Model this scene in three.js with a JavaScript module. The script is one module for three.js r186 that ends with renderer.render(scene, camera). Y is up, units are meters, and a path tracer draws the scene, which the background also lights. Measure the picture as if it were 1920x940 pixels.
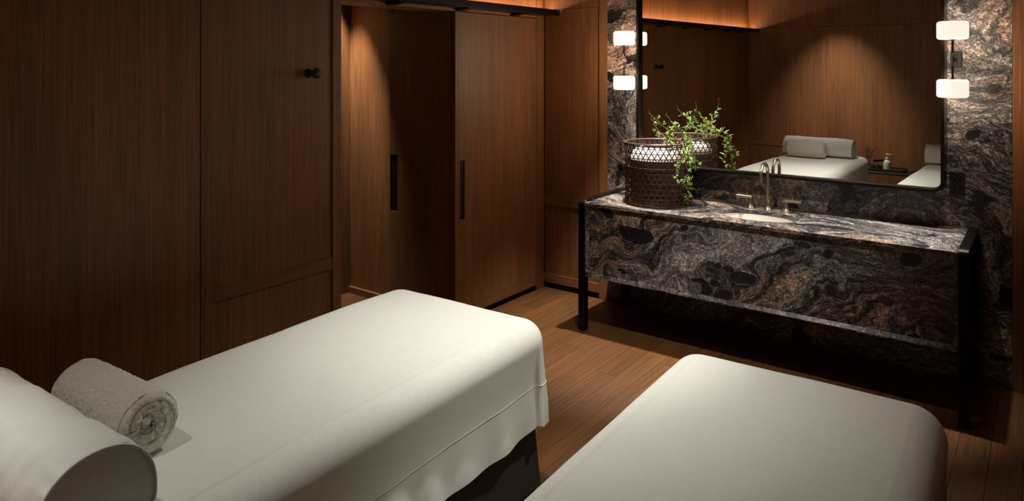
import * as THREE from 'three';
import { RoundedBoxGeometry } from 'three/addons/geometries/RoundedBoxGeometry.js';
import { mergeGeometries } from 'three/addons/utils/BufferGeometryUtils.js';
import { RectAreaLightUniformsLib } from 'three/addons/lights/RectAreaLightUniformsLib.js';

// ------------------------------------------------------------------ camera, exposure, light levels
const scene = new THREE.Scene();
const camera = new THREE.PerspectiveCamera(2 * Math.atan(470 / 1345.65) * 180 / Math.PI, 1920 / 940, 0.05, 30);
camera.position.set(3.129, 1.72, 4.601);
camera.rotation.y = THREE.MathUtils.degToRad(36.765);
camera.setViewOffset(1920, 940, 0, 349.53, 1920, 940);       // the lens is shifted: verticals stay upright
scene.add(camera);
scene.background = new THREE.Color(0x000000);
const renderer = new THREE.WebGLRenderer({ antialias: true });
renderer.toneMapping = THREE.LinearToneMapping;
renderer.toneMappingExposure = 1.0;
renderer.shadowMap.enabled = true;
RectAreaLightUniformsLib.init();

const CEIL = 2.7;
// ceiling downlights: x, z, candela, half angle in degrees, penumbra, aim point, label
const DOWN = [
  [1.02, 0.50, 44, 25, 0.45, [1.02, 0, 0.50], 'recessed black ceiling downlight over the basket end of the vanity'],
  [2.50, 0.50, 38, 22, 0.55, [2.12, 0, 0.34], 'recessed black ceiling downlight over the vanity end by the black wall socket'],
  [1.55, 2.45, 10.8, 42, 0.9, [1.55, 0, 2.45], 'recessed black ceiling downlight over the gap between the beds'],
  [2.45, 1.75, 11, 22, 0.9, [1.50, 0.45, 2.35], 'tilted black ceiling downlight over the foot of the bed without a towel'],
  [1.75, 1.80, 15, 27, 0.9, [1.55, 0.45, 0.65], 'tilted black ceiling downlight, unseen, added to brighten the vanity front'],  // extra unseen spot, added only to lift the vanity front
  [1.20, 4.35, 3.4, 34, 0.9, [1.20, 0, 4.35], 'recessed black ceiling downlight over the bolster of the bed with the towel'],
  [1.15, 4.25, 12.5, 33, 1.0, [1.06, 0.30, 4.95], 'tilted black ceiling downlight aimed at the timber wall between the bed heads'],
];
const WARM = 0xffe6cc, SPOT = 0xfffaf0, COVE = 0xffd2a0;

// ------------------------------------------------------------------ helpers
function rng(a) { return () => { a |= 0; a = a + 0x6D2B79F5 | 0; let t = Math.imul(a ^ a >>> 15, 1 | a); t = t + Math.imul(t ^ t >>> 7, 61 | t) ^ t; return ((t ^ t >>> 14) >>> 0) / 4294967296; }; }
const R = rng(20);
const V = (x, y, z) => new THREE.Vector3(x, y, z);
const lerp = (a, b, t) => a + (b - a) * t;
const clamp = (x, a = 0, b = 1) => Math.min(b, Math.max(a, x));
const smooth = (a, b, x) => { const t = clamp((x - a) / (b - a)); return t * t * (3 - 2 * t); };
function hash(i, j) { let h = Math.imul(i, 374761393) + Math.imul(j, 668265263) | 0; h = Math.imul(h ^ h >>> 13, 1274126177); return ((h ^ h >>> 16) >>> 0) / 2147483648 - 1; }
function noise(x, y, px = 0, py = 0) {                         // value noise in [-1, 1], periodic when px/py are given
  let i = Math.floor(x), j = Math.floor(y); const fx = x - i, fy = y - j;
  const u = fx * fx * (3 - 2 * fx), v = fy * fy * (3 - 2 * fy);
  let i1 = i + 1, j1 = j + 1;
  if (px) { i = ((i % px) + px) % px; i1 = ((i1 % px) + px) % px; }
  if (py) { j = ((j % py) + py) % py; j1 = ((j1 % py) + py) % py; }
  return lerp(lerp(hash(i, j), hash(i1, j), u), lerp(hash(i, j1), hash(i1, j1), u), v);
}
const fbm = (x, y, o = 3) => { let s = 0, a = .55; for (let k = 0; k < o; k++) { s += a * noise(x, y); x = x * 2.03 + 17.3; y = y * 2.03 + 9.1; a *= .5; } return s; };
const taken = {};
function numbered(n) { const k = taken[n] = (taken[n] ?? -1) + 1; return k ? `${n}_${String(k).padStart(3, '0')}` : n; }
function tag(o, label, category, group, kind) {
  if (label) o.userData.label = label;
  if (category) o.userData.category = category;
  if (group) o.userData.group = group;
  if (kind) o.userData.kind = kind;
  return o;
}
function mesh(name, geo, mat, parent) {
  const m = new THREE.Mesh(geo, mat); m.castShadow = m.receiveShadow = true;
  m.name = (!parent || parent === scene) ? numbered(name) : name;
  (parent || scene).add(m); return m;
}
function thing(name, label, category, pos = [0, 0, 0], turn = 0, group) {
  const g = new THREE.Group(); g.name = numbered(name); g.position.set(...pos); g.rotation.y = turn;
  tag(g, label, category, group); scene.add(g); return g;
}
function struct(name, label) { const g = new THREE.Group(); g.name = numbered(name); tag(g, label, null, null, 'structure'); g.userData.category = name.split('_')[0]; scene.add(g); return g; }
// uv in metres by the face's direction, grain (v) along axis g
function metreUV(geo, g = 'y', ou = 0, ov = 0, su = 1, sv = 1) {
  const p = geo.attributes.position, n = geo.attributes.normal, uv = new Float32Array(p.count * 2);
  for (let i = 0; i < p.count; i++) {
    const c = { x: p.getX(i), y: p.getY(i), z: p.getZ(i) };
    const a = { x: Math.abs(n.getX(i)), y: Math.abs(n.getY(i)), z: Math.abs(n.getZ(i)) };
    const na = a.x >= a.y && a.x >= a.z ? 'x' : a.y >= a.z ? 'y' : 'z';
    let ua, va = g;
    if (na === g) { [ua, va] = ['x', 'y', 'z'].filter(k => k !== na); } else ua = ['x', 'y', 'z'].find(k => k !== na && k !== g);
    uv[2 * i] = (c[ua] + ou) / su; uv[2 * i + 1] = (c[va] + ov) / sv;
  }
  geo.setAttribute('uv', new THREE.BufferAttribute(uv, 2)); return geo;
}
function box(x0, x1, y0, y1, z0, z1, b = 0) {
  const w = x1 - x0, h = y1 - y0, d = z1 - z0;
  const g = b ? new RoundedBoxGeometry(w, h, d, 1, Math.min(b, w / 3, h / 3, d / 3)) : new THREE.BoxGeometry(w, h, d);
  g.translate((x0 + x1) / 2, (y0 + y1) / 2, (z0 + z1) / 2); return g;
}
function merge(list) { return mergeGeometries(list.map(g => g.index ? g.toNonIndexed() : g)); }
function lathe(pts, seg = 40) { return new THREE.LatheGeometry(pts.map(p => new THREE.Vector2(p[0], p[1])), seg); }
function tube(pts, r, seg = 40, rs = 10) { return new THREE.TubeGeometry(new THREE.CatmullRomCurve3(pts.map(p => V(...p)), false, 'centripetal'), seg, r, rs, false); }
function rrect(x0, x1, y0, y1, r, path) {
  const s = path || new THREE.Shape();
  s.moveTo(x0 + r, y0); s.lineTo(x1 - r, y0); s.absarc(x1 - r, y0 + r, r, -Math.PI / 2, 0, false);
  s.lineTo(x1, y1 - r); s.absarc(x1 - r, y1 - r, r, 0, Math.PI / 2, false);
  s.lineTo(x0 + r, y1); s.absarc(x0 + r, y1 - r, r, Math.PI / 2, Math.PI, false);
  s.lineTo(x0, y0 + r); s.absarc(x0 + r, y0 + r, r, Math.PI, Math.PI * 1.5, false); return s;
}
function grid(nu, nv, f, closed = false) {                    // surface through f(u, v), u along nu (closed or not)
  const pos = [], uv = [], idx = [], cu = closed ? nu : nu + 1;
  for (let j = 0; j <= nv; j++) for (let i = 0; i < cu; i++) { const p = f(i / nu, j / nv); pos.push(p[0], p[1], p[2]); uv.push(p[3] ?? i / nu, p[4] ?? j / nv); }
  for (let j = 0; j < nv; j++) for (let i = 0; i < nu; i++) { const a = j * cu + i, b = j * cu + (i + 1) % cu, c = a + cu, d = b + cu; idx.push(a, b, d, a, d, c); }
  const g = new THREE.BufferGeometry(); g.setAttribute('position', new THREE.Float32BufferAttribute(pos, 3)); g.setAttribute('uv', new THREE.Float32BufferAttribute(uv, 2)); g.setIndex(idx); g.computeVertexNormals(); return g;
}

// ------------------------------------------------------------------ textures
function tex(w, h, f, srgb = true, wrap = THREE.RepeatWrapping) {
  const d = new Uint8Array(w * h * 4); const o = [0, 0, 0];
  for (let j = 0; j < h; j++) for (let i = 0; i < w; i++) { f(i, j, o); const k = (j * w + i) * 4; d[k] = clamp(o[0], 0, 255); d[k + 1] = clamp(o[1], 0, 255); d[k + 2] = clamp(o[2], 0, 255); d[k + 3] = 255; }
  const t = new THREE.DataTexture(d, w, h, THREE.RGBAFormat); t.wrapS = t.wrapT = wrap; t.magFilter = THREE.LinearFilter; t.minFilter = THREE.LinearMipmapLinearFilter; t.generateMipmaps = true;
  if (srgb) t.colorSpace = THREE.SRGBColorSpace; t.needsUpdate = true; return t;
}
// straight-grained veneer: 1 m across (u), 2.5 m along (v)
const WU = 1.0, WV = 2.5;
function woodTone(i, j, W, H) {
  const u = i / W, v = j / H, P = 512;
  const wob = .25 * noise(u * 12, v * 6, 12, 6);
  const a = noise(u * 400 + wob, v * 14, 400, 14), b = noise(u * 170 + wob, v * 9, 170, 9), c = noise(u * 34 + wob, v * 3, 34, 3), d = noise(u * 9, v * 2, 9, 2), e = noise(u * P, v * 220, P, 220);
  return 1 + .15 * a + .09 * b + .05 * c + .05 * d + .06 * e;
}
const woodMap = tex(1024, 1024, (i, j, o) => {
  const t = woodTone(i, j, 1024, 1024), w = noise(i / 1024 * 16, j / 1024 * 2, 16, 2);
  o[0] = 138 * t; o[1] = 95 * (t * .97 + .03) - 3 * w; o[2] = 57 * (t * .95 + .05) - 4 * w;
});
const woodBump = tex(1024, 512, (i, j, o) => { const t = 128 + 300 * (woodTone(i, j, 1024, 512) - 1); o[0] = o[1] = o[2] = t; }, false);
// dark inclusions of the vanity slab: centre and half axes in the slab's own metres
const INCL = [[.392, 1.055, .105, .095], [.345, .922, .05, .042], [.929, 1.053, .073, .058], [1.046, 1.019, .046, .021], [.56, 1.116, .039, .029], [.703, 1.113, .024, .019], [1.88, 1.103, .058, .047], [.788, .782, .065, .053], [.898, .833, .035, .031], [.907, .918, .022, .018], [.969, .919, .028, .021], [1.055, .883, .052, .027], [1.109, .88, .033, .033], [.969, .758, .056, .037], [1.505, 1.086, .021, .025], [1.562, .895, .03, .04]];
function stoneColour(x, y, o, sp, bias = 0, incl) {
  let D = 9, bend = 0;
  if (incl) for (const [a, c, rx, ry] of INCL) { const dx = (x - 31 - a) / rx, dy = (y - 20 - c) / ry; if (dx * dx + dy * dy > 9) continue; const d = Math.hypot(dx - .35 * dy, dy + .1 * dx); if (d < D) D = d; bend += Math.min(1, rx / .06) * Math.exp(-d * d * .5); }
  const wx = .16 * fbm(x * 2.1, y * 2.1, 2), wy = .16 * fbm(x * 2.1 + 40, y * 2.1 + 11, 2);
  const px = x + wx, py = y + wy, q = px * .86 + py * .5;          // q runs along the layering, s across it
  const N3 = noise(x * 46, y * 46), N = noise(px * 2.6 + 7.7, py * 3.4 + 3.1), N2 = fbm(px * 8 + 3, py * 8, 2);
  const s = (py * .88 - px * .46) * 9 + N * 1.35 + N2 * .8 + N3 * .10 + bend * 1.1;
  const b1 = noise(s * .8, q * 1.4 + 3.5), b2 = noise(s * 3.2, q * 3 + 11.5), b3 = noise(s * 8, q * 12 + 21.5), b4 = noise(s * 17, q * 34 + 31.5), b5 = noise(s * 30, q * 90 + 1.5);
  const t = clamp(.42 + bias * .35 + .20 * b1 + .21 * b2 + .20 * b3 + .22 * b4 + .22 * b5);
  const warm = smooth(-.05, .6, bias + noise(s * .7 + 60, q * 1.1 + 5.5) + .35 * b2 + .2 * b3);
  let r = lerp(24, lerp(156, 170, warm), t), g = lerp(23, lerp(150, 139, warm), t), b = lerp(24, lerp(146, 117, warm), t);
  const vein = smooth(.13, .0, Math.abs(b3 - .1)) * .38 * smooth(-.1, .5, b4 + b2); r = lerp(r, 200, vein); g = lerp(g, 192, vein); b = lerp(b, 180, vein);
  const dk = smooth(.2, .0, Math.abs(b4 + .15)) * .5 * smooth(.3, -.3, b2); r *= 1 - dk; g *= 1 - dk; b *= 1 - dk;
  const B = noise(px * 6.2 + 91, py * 8.6 + 55) + .42 * fbm(x * 13 + 5, y * 17, 3) + .12 * b3 + smooth(1.7, .5, D + .35 * N2 + .12 * b3) * .9;   // dark inclusions with a pale ragged rim
  const rim = smooth(.54, .64, B) * .3 * (.5 + .5 * b4 + .4); r = lerp(r, 168, rim); g = lerp(g, 160, rim); b = lerp(b, 150, rim);
  const blob = smooth(.66, .70, B + .06 * b5 + .05 * b4); const st = 22 + 16 * noise(s * 14, q * 2.5); r = lerp(r, st, blob); g = lerp(g, st, blob); b = lerp(b, st + 2, blob);
  const k = 1 + (blob > .5 ? .35 : .75) * sp; o[0] = r * k; o[1] = g * k; o[2] = b * k;
}
const SW = 2.6;
const stoneWallMap = tex(1536, 1536, (i, j, o) => stoneColour(i / 1536 * SW + 5, j / 1536 * SW + 2, o, hash(i, j) * .4 + noise(i / 2.6, j / 2.6) * .5 + noise(i / 5.5, j / 4) * .4, .16), true, THREE.MirroredRepeatWrapping);
const SVU = 2.2, SVV = 1.2;
const stoneVanityMap = tex(2048, 1117, (i, j, o) => stoneColour(i / 2048 * SVU + 31, j / 1117 * SVV + 20, o, hash(i, j) * .45 + noise(i / 2.6, j / 2.6) * .6 + noise(i / 5.5, j / 4) * .45, .05, true), true, THREE.MirroredRepeatWrapping);
const linenMap = tex(512, 512, (i, j, o) => { const t = 240 + 3 * noise(i / 1.6, j / 34, 320, 16) + 3 * noise(i / 34, j / 1.6, 16, 320); o[0] = t; o[1] = t; o[2] = t; });
const weaveBump = tex(256, 256, (i, j, o) => { o[0] = o[1] = o[2] = 128 + 50 * noise(i / 1.4, j / 16, 183, 16) + 50 * noise(i / 16, j / 1.4, 16, 183); }, false);
const terryBump = tex(512, 512, (i, j, o) => { o[0] = o[1] = o[2] = 128 + 90 * noise(i / 4, j / 4, 128, 128) + 60 * noise(i / 2, j / 2, 256, 256); }, false);

// ------------------------------------------------------------------ materials
const std = o => new THREE.MeshStandardMaterial(o), phy = o => new THREE.MeshPhysicalMaterial(o);
const woodMat = k => std({ map: woodMap, color: new THREE.Color().setRGB(...k), roughness: .52, bumpMap: woodBump, bumpScale: .0004 });
const WOOD = [woodMat([.78, .70, .64]), woodMat([.72, .655, .60]), woodMat([.83, .735, .66])];
const FLOOR = [[.40, .36, .30], [.385, .345, .285], [.415, .375, .31], [.37, .33, .275]].map(k => std({ map: woodMap, color: new THREE.Color().setRGB(...k), roughness: .42, bumpMap: woodBump, bumpScale: .0004 }));
const M = {
  core: std({ color: 0x1b130d, roughness: .9 }),
  kick: std({ color: 0x0b0908, roughness: .7 }),
  ceiling: std({ color: 0x6b5a49, roughness: .95 }),
  stone: std({ map: stoneWallMap, roughness: .38 }),
  vanity: std({ map: stoneVanityMap, roughness: .34 }),
  bronze: std({ color: 0x1c1612, roughness: .34, metalness: .75 }),
  black: std({ color: 0x070606, roughness: .5 }),
  blackMetal: std({ color: 0x100d0b, roughness: .4, metalness: .5 }),
  mirror: std({ color: 0xf2f0ec, roughness: 0, metalness: 1 }),
  nickel: std({ color: 0xb7a893, roughness: .3, metalness: 1 }),
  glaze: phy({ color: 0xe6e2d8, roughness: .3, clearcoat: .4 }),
  ceramic: phy({ color: 0xa5a198, roughness: .25, clearcoat: .5 }),
  linen: std({ map: linenMap, color: new THREE.Color().setRGB(.825, .85, .79), roughness: .95, bumpMap: weaveBump, bumpScale: .0003 }),
  cushion: std({ map: linenMap, color: new THREE.Color().setRGB(.825, .85, .79), roughness: .95, bumpMap: weaveBump, bumpScale: .0003 }),
  thread: std({ color: 0xd8d2c2, roughness: .95 }),
  terry: std({ color: 0xf2eee2, roughness: 1, bumpMap: terryBump, bumpScale: .003 }),
  vaseShade: std({ color: 0x4a4038, roughness: .6 }),  // vase body: the shade inside the basket is put into this colour
  base: std({ color: 0x2b2724, roughness: .75 }),
  vinyl: std({ color: 0x3b342d, roughness: .6 }),
  cane: std({ color: 0x3a1a10, roughness: .5 }),
  leaf: std({ color: 0x557a2c, roughness: .6, side: THREE.DoubleSide }),
  leafDark: std({ color: 0x3d5a24, roughness: .6, side: THREE.DoubleSide }),
  stem: std({ color: 0x6d6a2e, roughness: .7 }),
  berry: std({ color: 0x7d8c2e, roughness: .45 }),
  redLeaf: std({ color: 0x5a2a1c, roughness: .7, side: THREE.DoubleSide }),
  glass: phy({ color: 0xffffff, transmission: 1, thickness: .004, roughness: .04, ior: 1.5 }),
  lotion: phy({ color: 0xd9dccb, roughness: .35, clearcoat: .4 }),
  amber: phy({ color: 0x4a3a2c, roughness: .2, clearcoat: .6 }),
  tray: std({ color: 0x3a3120, roughness: .45 }),
  lampGlass: std({ color: 0xfff4e4, roughness: .4, emissive: new THREE.Color(1, .9, .78), emissiveIntensity: .95 }),
  lens: std({ color: 0xffffff, emissive: new THREE.Color(SPOT), emissiveIntensity: 1.5 }),
  led: std({ color: 0xffffff, emissive: new THREE.Color(COVE), emissiveIntensity: 1.2 }),
};
let woodN = 0;
function wood(name, parent, x0, x1, y0, y1, z0, z1, g = 'y', m, b = .0015) {
  const geo = metreUV(box(x0, x1, y0, y1, z0, z1, b), g, R() * WU, R() * WV, WU, WV);
  return mesh(name, geo, m || WOOD[woodN++ % 3], parent);
}

// ------------------------------------------------------------------ the room
const XR = 3.53, ZH = 4.95;
const floor = struct('floor', 'brown wooden plank floor');
mesh('subfloor', box(-.02, XR + .1, -.12, -.016, -.1, ZH + .1), M.core, floor);
for (let k = 0, x = .0; x < XR - .02; k++, x += .1218) {
  const x1 = Math.min(XR, x + .1218) - .0012; let z = 0, first = .35 + R() * 1.1;
  while (z < ZH - .01) {
    let z1 = z + (z === 0 ? first : 1.25 + R() * .5); if (ZH - z1 < .4) z1 = ZH;
    const dy = -.0006 * R();
    wood('plank', floor, x, x1, -.016, dy, z, z1 - .0012, 'z', FLOOR[Math.floor(R() * 4)], .001); z = z1;
  }
}
const ceiling = struct('ceiling', 'plain dim ceiling above the room');
mesh('slab', box(-.2, XR + .1, CEIL, CEIL + .1, -.1, ZH + .1), M.ceiling, ceiling);

// left wall: timber panels, a doorway, a cupboard door
const OZ0 = 1.04, OZ1 = 1.99, DH = 2.07;
const wl = struct('wall_left', 'brown timber wall with doorway and cupboard door');
mesh('core', merge([box(-.2, -.022, 0, CEIL, OZ1 + .005, ZH + .1), box(-.2, -.022, DH + .005, CEIL, OZ0 - .005, OZ1 + .005), box(-.2, -.045, 0, CEIL, -.1, OZ0 - .03)]), M.core, wl);
for (const [a, b] of [[0, .1], [.1, 1.04], [1.04, 2.05], [2.05, 3.86], [3.86, 4.95]]) wood('upper_panel', wl, -.022, 0, 2.125, CEIL, a + .0025, b - .0025);
wood('panel', wl, -.022, 0, 0, 2.122, 2.8135, 3.857);
wood('panel', wl, -.022, 0, 0, 2.122, 3.863, 4.95);
wood('stile', wl, -.022, -.001, 0, 2.122, 2.742, 2.8085);
wood('panel', wl, -.022, -.009, .667, 2.122, 2.051, 2.742);
wood('panel', wl, -.022, -.009, 0, .603, 2.051, 2.742);
wood('rail', wl, -.022, .001, .603, .667, 2.051, 2.742, 'z');
wood('door_post', wl, -.2, .002, 0, 2.122, OZ1, 2.0485);
wood('lintel', wl, -.2, .002, DH, 2.122, OZ0 + .001, OZ1 - .001, 'z');
wood('door_post', wl, -.2, .002, 0, 2.122, 1.009, OZ0);
wood('cupboard_header', wl, -.03, .001, DH + .003, 2.122, .1, 1.008, 'z');
wood('stile', wl, -.045, .001, 0, 2.122, 0, .098);
mesh('kick_board', box(-.044, -.02, .0, .034, .099, 1.008), M.kick, wl);
// cupboard door with a slot pull
function doorLeaf(name, label, w, h, slot, mat, t = .024) {    // leaf in its own xy plane, front face at z = 0
  const d = struct(name, label);
  const s = new THREE.Shape(); s.moveTo(0, 0); s.lineTo(w, 0); s.lineTo(w, h); s.lineTo(0, h); s.lineTo(0, 0);
  const [a, b, c, e] = slot; const hole = new THREE.Path(); hole.moveTo(a, c); hole.lineTo(a, e); hole.lineTo(b, e); hole.lineTo(b, c); hole.lineTo(a, c); s.holes.push(hole);
  const g = new THREE.ExtrudeGeometry(s, { depth: t, bevelEnabled: false }); g.translate(0, 0, -t);
  mesh('leaf', metreUV(g, 'y', R(), R(), WU, WV), mat, d);
  mesh('slot_pull', box(a + .0004, b - .0004, c + .0004, e - .0004, -t + .001, -.006), M.black, d);
  return d;
}
const d2 = doorLeaf('door_2', 'closed timber cupboard door with a black slot pull', .904, DH - .101, [.016, .064, .585, .980], WOOD[2]);
d2.position.set(0, .099, 1.006); d2.rotation.y = Math.PI / 2;
wood('bottom_rail', d2, 0, .904, -.065, -.002, -.024, .001, 'x', WOOD[0]);
// open door leaf swung into the passage
const d1 = doorLeaf('door_1', 'open timber door leaf swung into the passage, with a black edge pull', .575, 2.075, [.003, .078, .675, 1.075], WOOD[1], .03);
d1.position.set(-.605, .008, 1.048);
// passage behind the doorway
const pf = struct('floor_passage', 'plank floor of the lit passage behind the doorway');
mesh('subfloor', box(-1.35, -.02, -.12, -.016, .9, 2.6), M.core, pf);
for (let k = 0, x = -1.35; x < -.01; k++, x += .1218) wood('plank', pf, x, Math.min(x + .1206, -.001), -.016, 0, .9, 2.5, 'z', FLOOR[k % 4], .001);
const pw = struct('wall_passage_side', 'timber side wall of the passage behind the doorway');
mesh('core', box(-1.35, -.2, 0, 2.6, .86, .95), M.core, pw);
wood('panel', pw, -.64, -.2, .0, 2.5, .95, .985); wood('panel', pw, -1.093, -.642, .05, 2.5, .95, .99); wood('plinth', pw, -1.093, -.2, 0, .048, .95, 1.012, 'x');
const pe = struct('wall_passage_end', 'pale lit timber end wall of the passage');
wood('panel', pe, -1.35, -1.095, .0, 2.5, .95, 1.55); wood('panel', pe, -1.35, -1.095, 0, 2.5, 1.553, 2.418);
const pr = struct('wall_passage_return', 'timber return wall closing the passage');
wood('panel', pr, -1.35, -.2, 0, 2.5, 2.42, 2.5);
const pc = struct('ceiling_passage', 'ceiling of the passage behind the doorway');
mesh('slab', box(-1.35, -.2, 2.5, 2.6, .86, 2.5), M.ceiling, pc);

// back wall: timber bay, stone slabs, timber at the right
const wb = struct('wall_back', 'wall of dark swirled stone slabs between timber panels');
mesh('core', box(-.05, XR + .1, 0, CEIL, -.12, -.024), M.core, wb);
wood('upper_panel', wb, 0, .488, 2.142, CEIL, -.024, -.004);
wood('panel', wb, 0, .488, .70, 2.139, -.024, -.009);
wood('rail', wb, 0, .489, .636, .698, -.024, 0, 'x');
wood('panel', wb, 0, .488, .11, .634, -.024, -.009);
wood('bottom_rail', wb, 0, .489, .04, .108, -.024, 0, 'x');
mesh('kick_board', box(0, .489, 0, .04, -.024, -.014), M.kick, wb);
wood('stile', wb, .49, .557, 0, CEIL, -.024, .002);
wood('stile', wb, 2.979, 3.05, 0, CEIL, -.024, .002);
wood('panel', wb, 3.052, XR, 0, CEIL, -.024, -.004);
const SX = [.558, .98, 1.464, 1.949, 2.433, 2.978], SY = [0, .62, 1.13, 1.615, 2.1, CEIL];
for (let i = 0; i < 5; i++) for (let j = 0; j < 5; j++) {
  const g = metreUV(box(SX[i] + .0004, SX[i + 1] - .0004, SY[j] + .0004, SY[j + 1] - .0004, -.024, 0, .0006), 'y', (j % 2 ? .03 : 0) + .02 * i, .01 * i, SW, SW);
  mesh('stone_slab', g, M.stone, wb);
}
// head wall (seen in the mirror) and right wall
const wh = struct('wall_head', 'timber panelled wall behind the bolsters');
mesh('core', box(-.05, XR + .1, 0, CEIL, ZH + .022, ZH + .12), M.core, wh);
for (const [a, b] of [[0, .528], [.531, 3.0], [3.003, 3.53]]) { wood('panel', wh, a, b, a === 0 ? .70 : 0, 2.138, ZH, ZH + .022); wood('upper_panel', wh, a, b, 2.142, CEIL, ZH, ZH + .022); }
wood('rail', wh, 0, .528, .637, .698, ZH - .004, ZH + .022, 'x'); wood('panel', wh, 0, .528, 0, .635, ZH, ZH + .022);
const wr = struct('wall_right', 'timber panelled wall on the camera side of the room');
mesh('core', box(XR + .022, XR + .12, 0, CEIL, -.1, ZH + .1), M.core, wr);
for (const [a, b] of [[0, 1.2], [1.203, 2.4], [2.403, 3.6], [3.603, 4.95]]) { wood('panel', wr, XR, XR + .022, 0, 2.138, a, b); wood('upper_panel', wr, XR, XR + .022, 2.142, CEIL, a, b); }

// ------------------------------------------------------------------ lamps
for (const [x, z, cd, ang, pen, aim, label] of DOWN) {
  const d = thing('ceiling_downlight', label, 'downlight', [x, CEIL, z], 0, 'recessed ceiling downlights');
  mesh('trim_ring', lathe([[.030, -.001], [.030, -.006], [.046, -.006], [.049, -.003], [.049, 0]], 32), M.blackMetal, d);
  mesh('lens', lathe([[.0005, -.003], [.030, -.003]], 32), M.lens, d);
  const s = new THREE.SpotLight(SPOT, cd, 0, ang * Math.PI / 180, pen, 2); s.position.set(0, -.012, 0); s.target.position.set(aim[0] - x, aim[1] - CEIL, aim[2] - z); s.castShadow = true; s.shadow.radius = 1.2; s.shadow.mapSize.set(1024, 1024);
  d.add(s); d.add(s.target); s.name = 'beam'; s.target.name = 'aim';
}
{ const d = thing('ceiling_downlight', 'recessed downlight in the passage ceiling behind the doorway', 'downlight', [-.95, 2.5, 1.24]);
  mesh('trim_ring', lathe([[.030, -.001], [.030, -.006], [.046, -.006], [.049, -.003], [.049, 0]], 32), M.blackMetal, d);
  mesh('lens', lathe([[.0005, -.003], [.030, -.003]], 32), M.lens, d);
  const s = new THREE.SpotLight(SPOT, 20, 0, 25 * Math.PI / 180, .8, 2); s.position.set(0, -.012, 0); s.target.position.set(-.20, -2.5, -.12); s.castShadow = true; s.name = 'beam'; s.target.name = 'aim'; d.add(s, s.target); }
// black ledge with an LED strip on its top
{ const L = thing('light_ledge', 'slim black ledge along the timber wall, glowing warm upward', 'ledge', [0, 2.09, 0]);
  mesh('shelf', box(.0005, .15, 0, .012, .002, ZH - .002, .002), M.blackMetal, L);
  mesh('lip', box(.142, .15, .012, .042, .002, ZH - .002, .002), M.blackMetal, L);
  mesh('light_strip', box(.05, .07, .0125, .018, .02, ZH - .02), M.led, L);
  for (const z of [.40, 1.0, 1.62, 2.25, 2.86, 3.48, 4.1, 4.5]) {
    const s = new THREE.Shape(); s.moveTo(0, 0); s.lineTo(.11, 0); s.lineTo(.11, -.006); s.lineTo(0, -.02); s.lineTo(0, 0);
    const g = new THREE.ExtrudeGeometry(s, { depth: .07, bevelEnabled: false }); g.translate(.003, 0, z - .035); mesh('bracket', g, M.blackMetal, L);
  }
  const n = 4, len = (ZH - .04) / n;
  for (let k = 0; k < n; k++) { const a = new THREE.RectAreaLight(COVE, 65, len, .02); a.position.set(.06, .0195, .02 + len * (k + .5)); a.rotation.set(Math.PI / 2, 0, Math.PI / 2, 'XYZ'); a.name = 'strip_glow'; L.add(a); }
}
function sconce(x, label) {
  const s = thing('wall_sconce', label, 'sconce', [x, 1.745, 0], 0, 'twin-shade wall sconces beside the mirror');
  mesh('wall_plate', box(-.026, .026, -.047, .047, 0, .018, .003), M.black, s);
  mesh('arm', tube([[0, 0, .01], [0, 0, .06], [0, 0, .11]], .006, 12), M.blackMetal, s);
  mesh('boss', new THREE.SphereGeometry(.010, 14, 10).translate(0, 0, .11), M.blackMetal, s);
  for (const k of [1, -1]) {
    mesh('stem', tube([[0, 0, .11], [0, k * .012, .15], [0, k * .035, .19], [0, k * .07, .2], [0, k * .107, .2]], .0055, 24), M.blackMetal, s);
    const r = .0735, h = .0475, b = .014, c = k * .153;
    const prof = [[.001, c - h]]; for (let i = 0; i <= 6; i++) { const t = i / 6 * Math.PI / 2; prof.push([r - b + b * Math.sin(t), c - h + b - b * Math.cos(t)]); }
    for (let i = 0; i <= 6; i++) { const t = i / 6 * Math.PI / 2; prof.push([r - b + b * Math.cos(t), c + h - b + b * Math.sin(t)]); } prof.push([.001, c + h]);
    const sh = mesh('shade', lathe(prof, 48).translate(0, 0, .2), M.lampGlass, s); tag(sh, 'glowing white drum glass shade');
    mesh('cap', lathe([[.001, 0], [.016, 0], [.018, k * .004], [.001, k * .006]], 24).translate(0, k * (.153 - .0475) - k * .006, .2), M.blackMetal, s);
    const p = new THREE.PointLight(WARM, .42, 0, 2); p.position.set(0, c, .2); p.castShadow = true; p.shadow.radius = 3; p.name = 'glow'; s.add(p);
  }
}
sconce(.80, 'twin white drum sconce on stone beside the mirror, by the basket');
sconce(2.727, 'twin white drum sconce on stone beside the mirror, above the black socket');

// ------------------------------------------------------------------ mirror
{ const m = thing('wall_mirror', 'large wall mirror with rounded corners in a deep black frame', 'mirror', [0, 0, 0]);
  const x0 = .862, x1 = 2.682, y0 = 1.028, y1 = 2.42, f = .014;
  const s = rrect(x0, x1, y0, y1, .06); s.holes.push(rrect(x0 + f, x1 - f, y0 + f, y1 - f, .048, new THREE.Path()));
  mesh('frame', new THREE.ExtrudeGeometry(s, { depth: .136, bevelEnabled: true, bevelSize: .002, bevelThickness: .002, bevelSegments: 2, curveSegments: 12 }).translate(0, 0, .002), M.bronze, m);
  mesh('back_panel', box(x0 + .01, x1 - .01, y0 + .01, y1 - .01, .06, .098), M.black, m);
  const g = new THREE.ShapeGeometry(rrect(x0 + f - .001, x1 - f + .001, y0 + f - .001, y1 - f + .001, .047), 12).translate(0, -1.7, 0); g.rotateX(.0045); g.translate(0, 1.7, .107);
  mesh('looking_glass', g, M.mirror, m);
}

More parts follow.
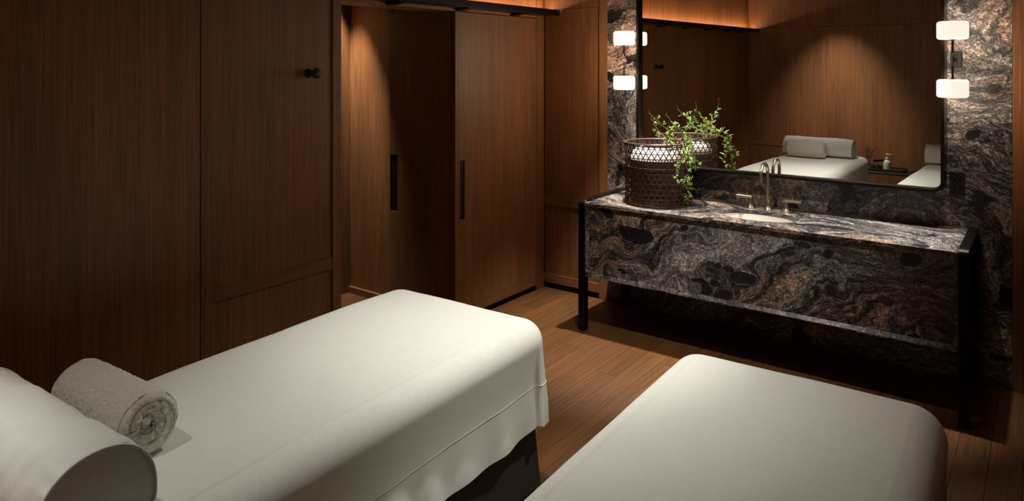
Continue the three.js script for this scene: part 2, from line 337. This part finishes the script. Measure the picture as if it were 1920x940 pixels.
// ------------------------------------------------------------------ vanity
const VX0 = .738, VX1 = 2.786, VT = .828, VB = .353, VF = .614;
{ const v = thing('vanity', 'long floating washstand of dark swirled stone on black metal end frames', 'vanity', [0, 0, 0]);
  const SC = { x: 1.757, z: .345, a: .235, b: .15 };
  const top = new THREE.Shape(); top.moveTo(VX0, 0); top.lineTo(VX1, 0); top.lineTo(VX1, VF); top.lineTo(VX0, VF); top.lineTo(VX0, 0);
  const hole = new THREE.Path(); hole.absellipse(SC.x, SC.z, SC.a, SC.b, 0, Math.PI * 2, true); top.holes.push(hole);
  const tg = new THREE.ExtrudeGeometry(top, { depth: .018, bevelEnabled: true, bevelSize: .0015, bevelThickness: .0015, bevelSegments: 2, curveSegments: 48 }); tg.rotateX(Math.PI / 2); tg.translate(0, VT - .0015, 0);
  mesh('stone_top', metreUV(tg, 'z', -.70, .02, SVU, SVV), M.vanity, v);
  mesh('front_slab', metreUV(box(VX0 + .012, VX1 - .012, VB + .012, VT - .021, VF - .04, VF - .02), 'y', -.70, .36, SVU, SVV), M.vanity, v);
  // bottom and side edgings with a bevel that faces the slab
  const bp = new THREE.Shape(); bp.moveTo(.02, VB); bp.lineTo(VF, VB); bp.lineTo(VF, VB + .006); bp.lineTo(VF - .02, VB + .024); bp.lineTo(.02, VB + .024); bp.lineTo(.02, VB);
  const bg = new THREE.ExtrudeGeometry(bp, { depth: VX1 - VX0, bevelEnabled: false }); bg.rotateY(-Math.PI / 2); bg.translate(VX1, 0, 0);
  mesh('bottom_slab', metreUV(bg, 'y', -.5, .1, SVU, SVV), M.vanity, v);
  for (const k of [0, 1]) { const sp = new THREE.Shape(); const X = k ? VX1 : VX0, q = k ? -1 : 1; sp.moveTo(X, .02); sp.lineTo(X, VF); sp.lineTo(X + q * .005, VF); sp.lineTo(X + q * .018, VF - .02); sp.lineTo(X + q * .018, .02); sp.lineTo(X, .02);
    const g = new THREE.ExtrudeGeometry(sp, { depth: VT - VB - .045, bevelEnabled: false }); g.rotateX(Math.PI / 2); g.translate(0, VT - .021, 0); mesh('side_slab', metreUV(g, 'y', k, .3, SVU, SVV), M.vanity, v); }
  // metal end frames: closed loops of flat bar
  for (const [a, b] of [[.69, VX0 - .0005], [VX1 + .0005, 2.832]]) {
    const z0 = .004, z1 = VF + .004, t = .042, H = .842, r = .035, o = new THREE.Shape();
    o.moveTo(z0, 0); o.lineTo(z0 + t, 0); o.lineTo(z0 + t, H - .012); o.lineTo(z1 - t, H - .012); o.lineTo(z1 - t, 0); o.lineTo(z1, 0); o.lineTo(z1, H - r); o.absarc(z1 - r, H - r, r, 0, Math.PI / 2, false); o.lineTo(z0 + r, H); o.absarc(z0 + r, H - r, r, Math.PI / 2, Math.PI, false); o.lineTo(z0, 0);
    const g = new THREE.ExtrudeGeometry(o, { depth: b - a - .006, bevelEnabled: true, bevelSize: .003, bevelThickness: .003, bevelSegments: 2, curveSegments: 10 });
    g.rotateY(-Math.PI / 2); g.translate(b - .003, .003, 0); g.scale(1, .995, 1); mesh('end_frame', g, M.bronze, v);
  }
  // undermount basin
  const bowl = lathe([[.001, -.125], [.05, -.124], [.12, -.112], [.18, -.085], [.215, -.045], [.232, -.002], [.245, 0], [.245, -.012], [.225, -.055], [.19, -.097], [.12, -.125], [.05, -.137], [.001, -.138]], 64);
  bowl.scale(1, 1, SC.b / SC.a * 1.02); bowl.translate(SC.x, VT - .0225, SC.z); mesh('basin', bowl, M.ceramic, v);
  mesh('drain', lathe([[.001, .004], [.018, .004], [.021, 0], [.021, -.004]], 28).translate(SC.x, VT - .0225 - .123, SC.z), M.nickel, v);
}
// taps
{ const f = thing('basin_tap', 'brushed nickel gooseneck tap with two lever handles behind the basin', 'tap', [1.757, VT + .0003, .155]);
  mesh('spout_base', lathe([[.001, 0], [.027, 0], [.027, .004], [.019, .016], [.0125, .034], [.0105, .06], [.001, .06]], 36), M.nickel, f);
  const pts = [[0, .04, 0], [0, .12, 0], [0, .215, 0]]; for (let i = 1; i <= 10; i++) { const t = i / 10 * Math.PI; pts.push([0, .225 + .066 * Math.sin(t), .066 - .066 * Math.cos(t)]); } pts.push([0, .20, .1325]);
  mesh('spout', tube(pts, .0098, 80, 18), M.nickel, f);
  mesh('outlet', new THREE.CylinderGeometry(.0102, .0096, .016, 20).translate(0, .198, .1325), M.nickel, f);
  for (const k of [-1, 1]) {
    const h = mesh('handle', lathe([[.001, 0], [.026, 0], [.026, .004], [.018, .018], [.0125, .034], [.0112, .072], [.001, .072]], 32).translate(k * .107, 0, -.006), M.nickel, f);
    mesh('lever', box(k > 0 ? .096 : -.196, k > 0 ? .196 : -.096, .061, .076, -.015, .005, .0025), M.nickel, h);
  }
}
// wall socket
{ const s = thing('wall_socket', 'black double wall socket on stone at the mirror corner', 'socket', [2.73, 1.067, 0]);
  mesh('plate', box(-.036, .036, -.065, .065, 0, .008, .003), M.black, s);
  for (const k of [-1, 1]) { const i = mesh('outlet', box(-.018, .018, k * .03 - .02, k * .03 + .02, .0082, .0105, .002), M.blackMetal, s);
    mesh('slot', merge([box(-.008, -.006, k * .03, k * .03 + .01, .0106, .0112), box(.006, .008, k * .03, k * .03 + .01, .0106, .0112), box(-.002, .002, k * .03 - .012, k * .03 - .008, .0106, .0112)]), M.nickel, i); }
}
// coat hook
{ const h = thing('coat_hook', 'small black knob hook on the timber panel', 'hook', [.0, 1.672, 2.205], 0);
  const g = lathe([[.001, 0], [.020, 0], [.021, .006], [.013, .016], [.0085, .03], [.0095, .042], [.018, .056], [.024, .068], [.0235, .078], [.001, .08]], 32); g.scale(1.2, 1, 1.2); g.rotateZ(-Math.PI / 2); g.translate(-.008, 0, 0); mesh('knob', g, M.black, h); }

// ------------------------------------------------------------------ massage beds
const BW = .42, BL = 1.94;                                      // half width, length
function bed(x, z, turn, topY, label, sheetLabel, seed) {
  const b = thing('massage_bed', label, 'massage bed', [x, 0, z], turn);
  const q = new THREE.CylinderGeometry(1, 1.06, topY - .2, 4, 1); q.rotateY(Math.PI / 4); q.scale(.355 / .7071, 1, .90 / .7071); q.translate(0, (topY - .2) / 2 + .02, BL / 2);
  mesh('pedestal', q.toNonIndexed(), M.base, b); b.children[0].geometry.computeVertexNormals();
  mesh('plinth', box(-.37, .37, 0, .025, .04, BL - .04, .004), M.black, b);
  mesh('cushion', new RoundedBoxGeometry(BW * 2 - .05, .16, BL - .05, 4, .06).translate(0, topY - .112, BL / 2), M.vinyl, b);
  // the sheet: rings round a rounded rectangle, over the edge and down
  const s = thing('bed_sheet', sheetLabel, 'sheet', [x, 0, z], turn);
  const hem = .295, rc = .10, Rd = .09, cx = BW, L = BL;
  const per = [], add = (px, pz, nx, nz, c) => per.push([px, pz, nx, nz, c]);
  const seg = (x0, z0, x1, z1, nx, nz, n) => { for (let i = 0; i < n; i++) add(lerp(x0, x1, i / n), lerp(z0, z1, i / n), nx, nz, 0); };
  const arc = (ax, az, a0, n) => { for (let i = 0; i < n; i++) { const t = a0 + i / n * Math.PI / 2; add(ax + rc * Math.cos(t), az + rc * Math.sin(t), Math.cos(t), Math.sin(t), Math.sin(i / n * Math.PI)); } };
  seg(cx, rc, cx, L - rc, 1, 0, 150); arc(cx - rc, L - rc, 0, 26); seg(cx - rc, L, -cx + rc, L, 0, 1, 56); arc(-cx + rc, L - rc, Math.PI / 2, 26);
  seg(-cx, L - rc, -cx, rc, -1, 0, 150); arc(-cx + rc, rc, Math.PI, 26); seg(-cx + rc, 0, cx - rc, 0, 0, -1, 56); arc(cx - rc, rc, Math.PI * 1.5, 26);
  const N = per.length, rowsTop = 16, rowsEdge = 10, rowsHang = 30, rows = rowsTop + rowsEdge + rowsHang;
  let arcLen = [0]; for (let i = 1; i <= N; i++) { const a = per[i - 1], c = per[i % N]; arcLen.push(arcLen[i - 1] + Math.hypot(a[0] - c[0], a[1] - c[1])); }
  const top = (px, pz) => topY + .004 * noise(px * 4 + seed, pz * 2.5) + .0015 * noise(px * 14 + seed, pz * 8) - .012 * smooth(.9, 1.5, pz);
  const hang = (i, y) => {                                         // offset outward and drop for the hanging cloth
    const p = per[i % N], sL = arcLen[i % N] , t = clamp((topY - Rd - y) / (topY - Rd - hem));
    const gath = smooth(.32, 1, t), k = p[4];
    const fold = Math.sin(sL * 34 + 3 * noise(sL * 3.1 + seed, 1.5)) * .5 + noise(sL * 11 + seed, 7.5) * .7;
    return -.010 * Math.sin(t * Math.PI) + gath * (.010 + .011 * fold) + .022 * noise(sL * 2.1 + seed, 4.5) * t + k * (.03 * Math.sin(t * 2.2) + .014 * Math.sin(k * 6) * t);
  };
  const yAt = (i, t) => lerp(topY - Rd, hem + .016 * noise(arcLen[i % N] * 3 + seed, 9.5) - .02 * per[i % N][4], t);
  const geo = grid(N, rows, (u, v) => {
    const i = Math.round(u * N) % N, j = Math.round(v * rows), p = per[i]; let X, Y, Z;
    if (j <= rowsTop) { const t = .0002 + .9998 * Math.pow(j / rowsTop, .8); const ex = p[0] - p[2] * Rd, ez = p[1] - p[3] * Rd; X = ex * t; Z = lerp(L / 2, ez, t); const zz = L / 2 + clamp(ez - L / 2, -1, 1) * t; Y = top(X, zz); Z = zz; }
    else if (j <= rowsTop + rowsEdge) { const f = (j - rowsTop) / rowsEdge * Math.PI / 2; X = p[0] - p[2] * Rd * (1 - Math.sin(f)); Z = p[1] - p[3] * Rd * (1 - Math.sin(f)); Y = lerp(top(X, Z), topY, j / (rowsTop + rowsEdge) * .0 + smooth(0, 1, f / 1.57)) - Rd * (1 - Math.cos(f)); }
    else { const t = (j - rowsTop - rowsEdge) / rowsHang; Y = yAt(i, t); const o = hang(i, lerp(topY - Rd, hem, t)); X = p[0] + p[2] * o; Z = p[1] + p[3] * o; }
    return [X, Y, Z, X + (j > rowsTop ? Y : 0), Z + (j > rowsTop ? Y * .7 : 0)];
  }, true);
  { const uv = geo.attributes.uv; for (let i = 0; i < uv.count; i++) uv.setXY(i, uv.getX(i) * 2.2, uv.getY(i) * 2.2); }
  mesh('cloth', geo, M.linen, s);
  const st = []; for (let i = 0; i < N; i += 2) { const t = .50, p = per[i], o = hang(i, lerp(topY - Rd, hem, t)) + .0012; st.push(V(p[0] + p[2] * o, yAt(i, t), p[1] + p[3] * o)); }
  const stitch = mesh('hem_stitching', new THREE.TubeGeometry(new THREE.CatmullRomCurve3(st, true), 700, .0016, 5, true), M.thread, s); tag(stitch, 'stitched line above the gathered hem');
  return { b, s };
}
const BT = .70;
bed(1.105, 2.20, .035, BT, 'dark pedestal massage bed carrying the rolled white towel', 'pale linen sheet draped over the bed with the towel', 3.3);
bed(2.475, 2.10, .035, BT, 'dark pedestal massage bed without a towel', 'pale linen sheet draped over the bed without a towel', 11.7);

function bolster(x, y, z, turn, label, len = .70) {
  const g = thing('bolster', label, 'bolster', [x, y, z], turn, 'half-round linen bolsters');
  const w = .13, h = .19, n = 72;
  const prof = k => { const t = k * Math.PI * 2 - Math.PI / 2;         // half-round with a flattish base
    const c = Math.cos(t), s = Math.sin(t); const Y = s > 0 ? .055 + (h - .055) * Math.pow(s, .92) : .055 + .055 * Math.sign(s) * Math.pow(-s, .45); return [w * Math.sign(c) * Math.pow(Math.abs(c), s > 0 ? .92 : .6), Y]; };
  const body = grid(n * 3, 64, (u, v) => { const [a, b] = prof(u); const X = (v - .5) * len, e = Math.pow(Math.abs(v - .5) * 2, 10);
    const wr = .003 * noise(X * 9 + x * 7, u * 14) + .002 * noise(X * 30, u * 9 + x) + e * .0015 * Math.sin(u * Math.PI * 36);
    const k = 1 - .03 * e + wr / w; return [X, b * (b > .02 ? k : 1), a * k, X * 2.2, u * 1.6]; }, true);
  mesh('cover', body, M.cushion, g);
  for (const s of [-1, 1]) {
    const cap = grid(n, 10, (u, v) => { const [a, b] = prof(u); const t = v + .001; return [s * (len / 2 + .002 * (1 - t * t)), lerp(.09, b * .97, t), a * .97 * t, a * 2, b * 2]; }, true);
    const c = mesh('end_panel', cap, M.cushion, g);
    const pts = []; for (let i = 0; i < 48; i++) { const [a, b] = prof(i / 48); pts.push(V(s * (len / 2 + .001), clamp(b * .975, .006), a * .975)); }
    mesh('piping', new THREE.TubeGeometry(new THREE.CatmullRomCurve3(pts, true), 140, .0038, 8, true), M.cushion, c);
  }
  const zp = []; for (let i = 0; i <= 40; i++) { const X = (i / 40 - .5) * (len - .02); zp.push([X, .036 + .003 * noise(X * 20, 3), w * .955 + .003 * noise(X * 26, 8)]); }
  mesh('seam', tube(zp, .0045, 120, 6), M.thread, g);
  return g;
}
bolster(1.125, BT - .006, 3.90, .03, 'half-round pale linen bolster behind the rolled towel');
bolster(2.50, BT - .006, 3.90, .03, 'half-round pale linen bolster on the bed without a towel');
// rolled towel
{ const r = .084, len = .385, cxx = 1.05, t = thing('rolled_towel', 'rolled white terry towel lying against the bolster', 'towel', [cxx, BT - .006, 3.668], .03);
  const fuzz = (a, b) => .0022 * noise(a * 150, b * 150) + .0012 * noise(a * 310, b * 310);
  const nA = 150, nL = 120, cap = 44, rows = nL + cap * 2;
  const g = grid(nA, rows, (u, v) => {
    const j = Math.round(v * rows), th = u * Math.PI * 2; let X, rr;
    if (j < cap || j > nL + cap) {
      const f = j < cap ? j / cap : (rows - j) / cap, s = j < cap ? -1 : 1;             // spiral of the rolled cloth on the ends
      rr = r * (.03 + .97 * f); const ph = rr / .026 - s * u; const fr = ph - Math.floor(ph); const groove = smooth(.16, .0, Math.min(fr, 1 - fr));
      X = s * (len / 2 - .004 * groove * smooth(.995, .9, f) + .004 * noise(th * 3, rr * 90) - .010 * smooth(.80, 1, f) + .007 * (1 - f));
      X += .5 * fuzz(rr * Math.cos(th) + 3, rr * Math.sin(th));
    } else { const f = (j - cap) / nL; X = lerp(-len / 2 + .008, len / 2 - .008, f); const e = Math.pow(Math.abs(f - .5) * 2, 14); rr = r * (1 - .07 * e) + fuzz(th * r, X) + .0025 * noise(th * 1.2, X * 5) + (u > .62 && u < .66 ? .004 : 0); }
    let yy = r + rr * Math.sin(th), zz = rr * Math.cos(th); if (yy < .004) yy = .004 + (yy - .004) * .2;
    return [X, yy - .004, zz, X * 8, u * 4];
  }, true);
  mesh('roll', g, M.terry, t);
}

// ------------------------------------------------------------------ basket and foliage on the vanity
{ const b = thing('woven_basket', 'tall round basket of open hexagonal dark cane weave on the vanity', 'basket', [1.112, VT + .0005, .333]);
  const rad = .207, a = Math.PI * 2 * rad / 36, d = a * Math.sin(Math.PI / 3), H = .39, list = [];
  const strip = (fx, fy, n, w, off) => grid(n, 4, (u, v) => { const e = 1e-3; const th = fx(u) / rad, th2 = fx(u + e) / rad, y = fy(u), dx = (th2 - th) * rad, dy = fy(u + e) - y, l = Math.hypot(dx, dy);
      const k = [[-.5, .5], [.5, .5], [.5, -.5], [-.5, -.5], [-.5, .5]][Math.round(v * 4)]; const q = rad + off + k[1] * .0016, tt = th - dy / l * k[0] * w / rad; return [Math.cos(tt) * q, y + dx / l * k[0] * w, Math.sin(tt) * q]; });
  const Hd = H / Math.tan(Math.PI / 3);
  for (let i = 0; i < 36; i++) { list.push(strip(u => a * i + Hd * u, u => .004 + u * (H - .012), 26, .0062, .001)); list.push(strip(u => a * i - Hd * u, u => .004 + u * (H - .012), 26, .0062, -.0012)); }
  for (let k = 0; (k + .5) * d < H - .02; k++) list.push(strip(u => u * Math.PI * 2 * rad, () => .004 + (k + .5) * d, 96, .0055, 0));
  tag(mesh('weave', merge(list), M.cane, b), 'hexagonal open cane weave', null, null, 'stuff');
  const ring = (r, y, t) => new THREE.TorusGeometry(r, t, 8, 96).rotateX(Math.PI / 2).translate(0, y, 0);
  mesh('rim', merge([ring(rad + .003, H, .0042), ring(rad - .004, H - .002, .0042), ring(rad, H - .012, .004)]), M.cane, b);
  mesh('foot_band', merge([ring(rad + .002, .006, .005), ring(rad + .001, .018, .004), ring(rad, .03, .0035)]), M.cane, b);
  mesh('base', new THREE.CylinderGeometry(rad - .005, rad - .005, .006, 64).translate(0, .0035, 0), M.cane, b);
  const inner = []; const rr = rad; for (let k = 0; k < 5; k++) inner.push(new THREE.TorusGeometry(rad - .012, .0028, 6, 80).rotateX(Math.PI / 2).translate(0, .05 + k * .047, 0));
  for (let i = 0; i < 18; i++) { const t = i / 18 * Math.PI * 2; inner.push(tube([[Math.cos(t) * (rad - .012), .01, Math.sin(t) * (rad - .012)], [Math.cos(t + .1) * (rad - .012), .25, Math.sin(t + .1) * (rad - .012)]], .0024, 6, 5)); }
  tag(mesh('inner_weave', merge(inner), M.cane, b), 'inner cane lining', null, null, 'stuff');
}
{ const p = thing('vase', 'vase with a white shoulder inside the cane basket, its lower body painted dark as shade', 'vase', [1.112, VT + .0075, .333]);
  mesh('body', lathe([[.001, 0], [.13, 0], [.16, .02], [.172, .10], [.174, .22], [.174, .275]], 64), M.vaseShade, p);  // painted dark to stand for shade below the shoulder
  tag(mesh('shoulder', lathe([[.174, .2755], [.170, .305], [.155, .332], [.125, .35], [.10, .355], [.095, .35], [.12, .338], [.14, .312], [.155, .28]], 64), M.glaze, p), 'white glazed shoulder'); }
{ const rp = rng(77);
  const f = thing('foliage_spray', 'trailing green vine sprays with clustered yellow-green berries in the basket', 'plant', [0, 0, 0]);
  const stems = [
    [[1.17, 1.05, .34], [1.24, 1.209, .35], [1.216, 1.283, .36], [1.157, 1.326, .35], [1.084, 1.37, .33]],
    [[1.17, 1.05, .34], [1.23, 1.199, .36], [1.189, 1.256, .38], [1.138, 1.293, .38], [1.116, 1.326, .38]],
    [[1.18, 1.05, .33], [1.259, 1.22, .31], [1.287, 1.302, .30], [1.326, 1.358, .30], [1.354, 1.427, .30]],
    [[1.18, 1.05, .33], [1.30, 1.232, .34], [1.361, 1.255, .40], [1.391, 1.169, .44], [1.423, 1.085, .45]],
    [[1.18, 1.05, .33], [1.289, 1.235, .38], [1.345, 1.20, .46], [1.342, 1.113, .50], [1.314, 1.033, .50], [1.369, .986, .50], [1.396, .931, .50], [1.383, .888, .50]],
    [[1.18, 1.05, .33], [1.31, 1.23, .38], [1.372, 1.175, .45], [1.39, 1.081, .47], [1.374, 1.017, .48], [1.398, .967, .48]],
    [[1.16, 1.05, .34], [1.21, 1.22, .38], [1.225, 1.27, .42], [1.25, 1.25, .45], [1.27, 1.20, .46]],
    [[1.18, 1.05, .33], [1.27, 1.23, .33], [1.29, 1.29, .36], [1.25, 1.33, .37], [1.21, 1.36, .35]],
  ];
  const leafGeo = (len, w) => { const pos = [], idx = []; const n = 4; for (let i = 0; i <= n; i++) { const t = i / n, ww = w * Math.sin(Math.PI * Math.pow(t, .8)) * .5 + .0002, c = -.25 * len * t * t; pos.push(-ww, c + ww * .35, len * t, 0, c, len * t, ww, c + ww * .35, len * t); } for (let i = 0; i < n; i++) for (let k = 0; k < 2; k++) { const a = i * 3 + k; idx.push(a, a + 1, a + 4, a, a + 4, a + 3); } const g = new THREE.BufferGeometry(); g.setAttribute('position', new THREE.Float32BufferAttribute(pos, 3)); g.setIndex(idx); g.computeVertexNormals(); return g; };
  const mat = new THREE.Matrix4(), qn = new THREE.Quaternion(), up = V(0, 0, 1);
  stems.forEach((pts, si) => {
    const c = new THREE.CatmullRomCurve3(pts.map(q => V(...q)), false, 'centripetal'), L = c.getLength();
    const stem = mesh('stem', new THREE.TubeGeometry(c, 40, .0016, 6), M.stem, f);
    const L1 = [], L2 = [], B = [], T = [];
    const n = Math.round(L * 56);
    for (let i = 0; i < n; i++) {
      const t = .28 + .72 * i / n, P0 = c.getPoint(t); if (P0.y < 1.2 && Math.hypot(P0.x - 1.112, P0.z - .333) < .20) continue;
      const dir = c.getTangent(t).multiplyScalar(.5).add(V(rp() - .5, rp() - .35, rp() - .5).multiplyScalar(1.6)).normalize(); qn.setFromUnitVectors(up, dir);
      const len = .020 + .028 * rp(); mat.compose(P0.clone().add(dir.clone().multiplyScalar(.002)), qn, V(1, 1, 1)); (rp() < .6 ? L1 : L2).push(leafGeo(len, .006 + .005 * rp()).applyMatrix4(mat));
      if (rp() < (si >= 3 ? .34 : .2)) { const bc = P0.clone().add(V(rp() - .5, rp() - .45, rp() - .5).multiplyScalar(.05)); T.push(new THREE.TubeGeometry(new THREE.CatmullRomCurve3([P0, P0.clone().lerp(bc, .5).add(V(0, .004, 0)), bc]), 6, .0008, 4)); const nb = 4 + Math.floor(rp() * 5); for (let k = 0; k < nb; k++) { const o = V(rp() - .5, rp() - .5, rp() - .5).normalize().multiplyScalar(.0085); B.push(new THREE.IcosahedronGeometry(.0036 + .0016 * rp(), 1).translate(bc.x + o.x, bc.y + o.y, bc.z + o.z)); } }
    }
    const e = c.getPoint(1), tg = c.getTangent(1); T.push(tube([[e.x, e.y, e.z], [e.x + tg.x * .02, e.y + tg.y * .02 + .01, e.z], [e.x + tg.x * .03 - .012, e.y + tg.y * .03 + .022, e.z], [e.x + tg.x * .03 - .004, e.y + tg.y * .03 + .034, e.z]], .0008, 14, 4));
    if (L1.length) tag(mesh('leaves', merge(L1), M.leaf, stem), null, null, null, 'stuff');
    if (L2.length) tag(mesh('leaves', merge(L2), M.leafDark, stem), null, null, null, 'stuff');
    if (B.length) tag(mesh('berries', merge(B), M.berry, stem), 'yellow-green berries', null, null, 'stuff');
    tag(mesh('twigs', merge(T), M.stem, stem), null, null, null, 'stuff');
  });
}

// ------------------------------------------------------------------ side table between the bed heads (seen in the mirror)
const TY = .475;
{ const t = thing('side_table', 'low black side table between the bed heads', 'table', [1.68, 0, 4.64]);
  mesh('table_top', box(-.29, .29, TY - .022, TY, -.19, .19, .006), M.black, t);
  for (const [a, b] of [[-1, -1], [-1, 1], [1, -1], [1, 1]]) mesh('leg', box(a * .262 - .014, a * .262 + .014, 0, TY - .0225, b * .165 - .014, b * .165 + .014, .003), M.blackMetal, t);
  mesh('lower_shelf', box(-.245, .245, .14, .158, -.15, .15, .003), M.black, t);
}
{ const g = thing('tray', 'shallow dark tray on the black side table', 'tray', [1.655, TY + .0004, 4.64]);
  const s = rrect(-.21, .21, -.12, .12, .03), h = rrect(-.204, .204, -.114, .114, .026, new THREE.Path()); mesh('bottom', new THREE.ExtrudeGeometry(rrect(-.206, .206, -.116, .116, .028), { depth: .005, bevelEnabled: false }).rotateX(-Math.PI / 2), M.tray, g);
  s.holes.push(h); mesh('rim', new THREE.ExtrudeGeometry(s, { depth: .03, bevelEnabled: false }).rotateX(-Math.PI / 2), M.tray, g); }
const TT = TY + .0058;
{ const g = thing('pump_bottle', 'pale lotion bottle with a pump on the tray', 'bottle', [1.672, TT, 4.62]);
  mesh('bottle', lathe([[.001, 0], [.034, 0], [.037, .006], [.037, .085], [.03, .105], [.015, .118], [.014, .13], [.001, .13]], 32), M.lotion, g);
  mesh('pump', merge([lathe([[.001, .13], [.016, .13], [.016, .145], [.005, .147], [.005, .175], [.011, .177], [.011, .188], [.001, .188]], 20), box(0, .045, .178, .187, -.006, .006)]), M.lotion, g); }
for (const [x, z, label] of [[1.565, 4.6, 'clear glass jar with dark lid on the tray, beside the flower stems'], [1.61, 4.655, 'clear glass jar with dark lid on the tray, beside the pump bottle']]) {
  const g = thing('glass_jar', label, 'jar', [x, TT, z]);
  mesh('jar', lathe([[.001, 0], [.032, 0], [.034, .005], [.034, .08], [.028, .092], [.026, .095], [.024, .09], [.031, .078], [.031, .007], [.001, .006]], 32), M.glass, g);
  mesh('content', lathe([[.001, .0075], [.029, .0075], [.029, .05], [.001, .05]], 24), M.amber, g);
  mesh('lid', lathe([[.001, .0955], [.028, .0955], [.028, .115], [.02, .119], [.001, .119]], 28), M.blackMetal, g);
}
{ const rp = rng(5), g = thing('flower_vase', 'slim glass bud vase with small dark red sprigs on the tray', 'vase', [1.485, TT, 4.63]);
  mesh('vase', lathe([[.001, 0], [.02, 0], [.024, .02], [.02, .06], [.013, .085], [.015, .095], [.012, .09], [.017, .06], [.02, .02], [.001, .006]], 28), M.glass, g);
  for (let k = 0; k < 6; k++) { const a = k / 6 * 6.28 + .4, dx = Math.cos(a) * (.03 + .04 * rp()), dz = Math.sin(a) * .03, h = .19 + .08 * rp();
    const st = mesh('sprig', tube([[0, .02, 0], [dx * .2, .09, dz * .2], [dx, h, dz]], .0014, 14, 5), M.stem, g); const lv = [];
    for (let i = 0; i < 7; i++) { const t = .5 + .5 * i / 7; const s = new THREE.SphereGeometry(1, 6, 4); s.scale(.009 + .004 * rp(), .004, .007); s.rotateZ(rp() * 3); s.rotateY(rp() * 3); s.translate(dx * t + .02 * (rp() - .5), .02 + (h - .02) * t, dz * t + .02 * (rp() - .5)); lv.push(s); }
    tag(mesh('petals', merge(lv), M.redLeaf, st), null, null, null, 'stuff'); }
}
renderer.render(scene, camera);
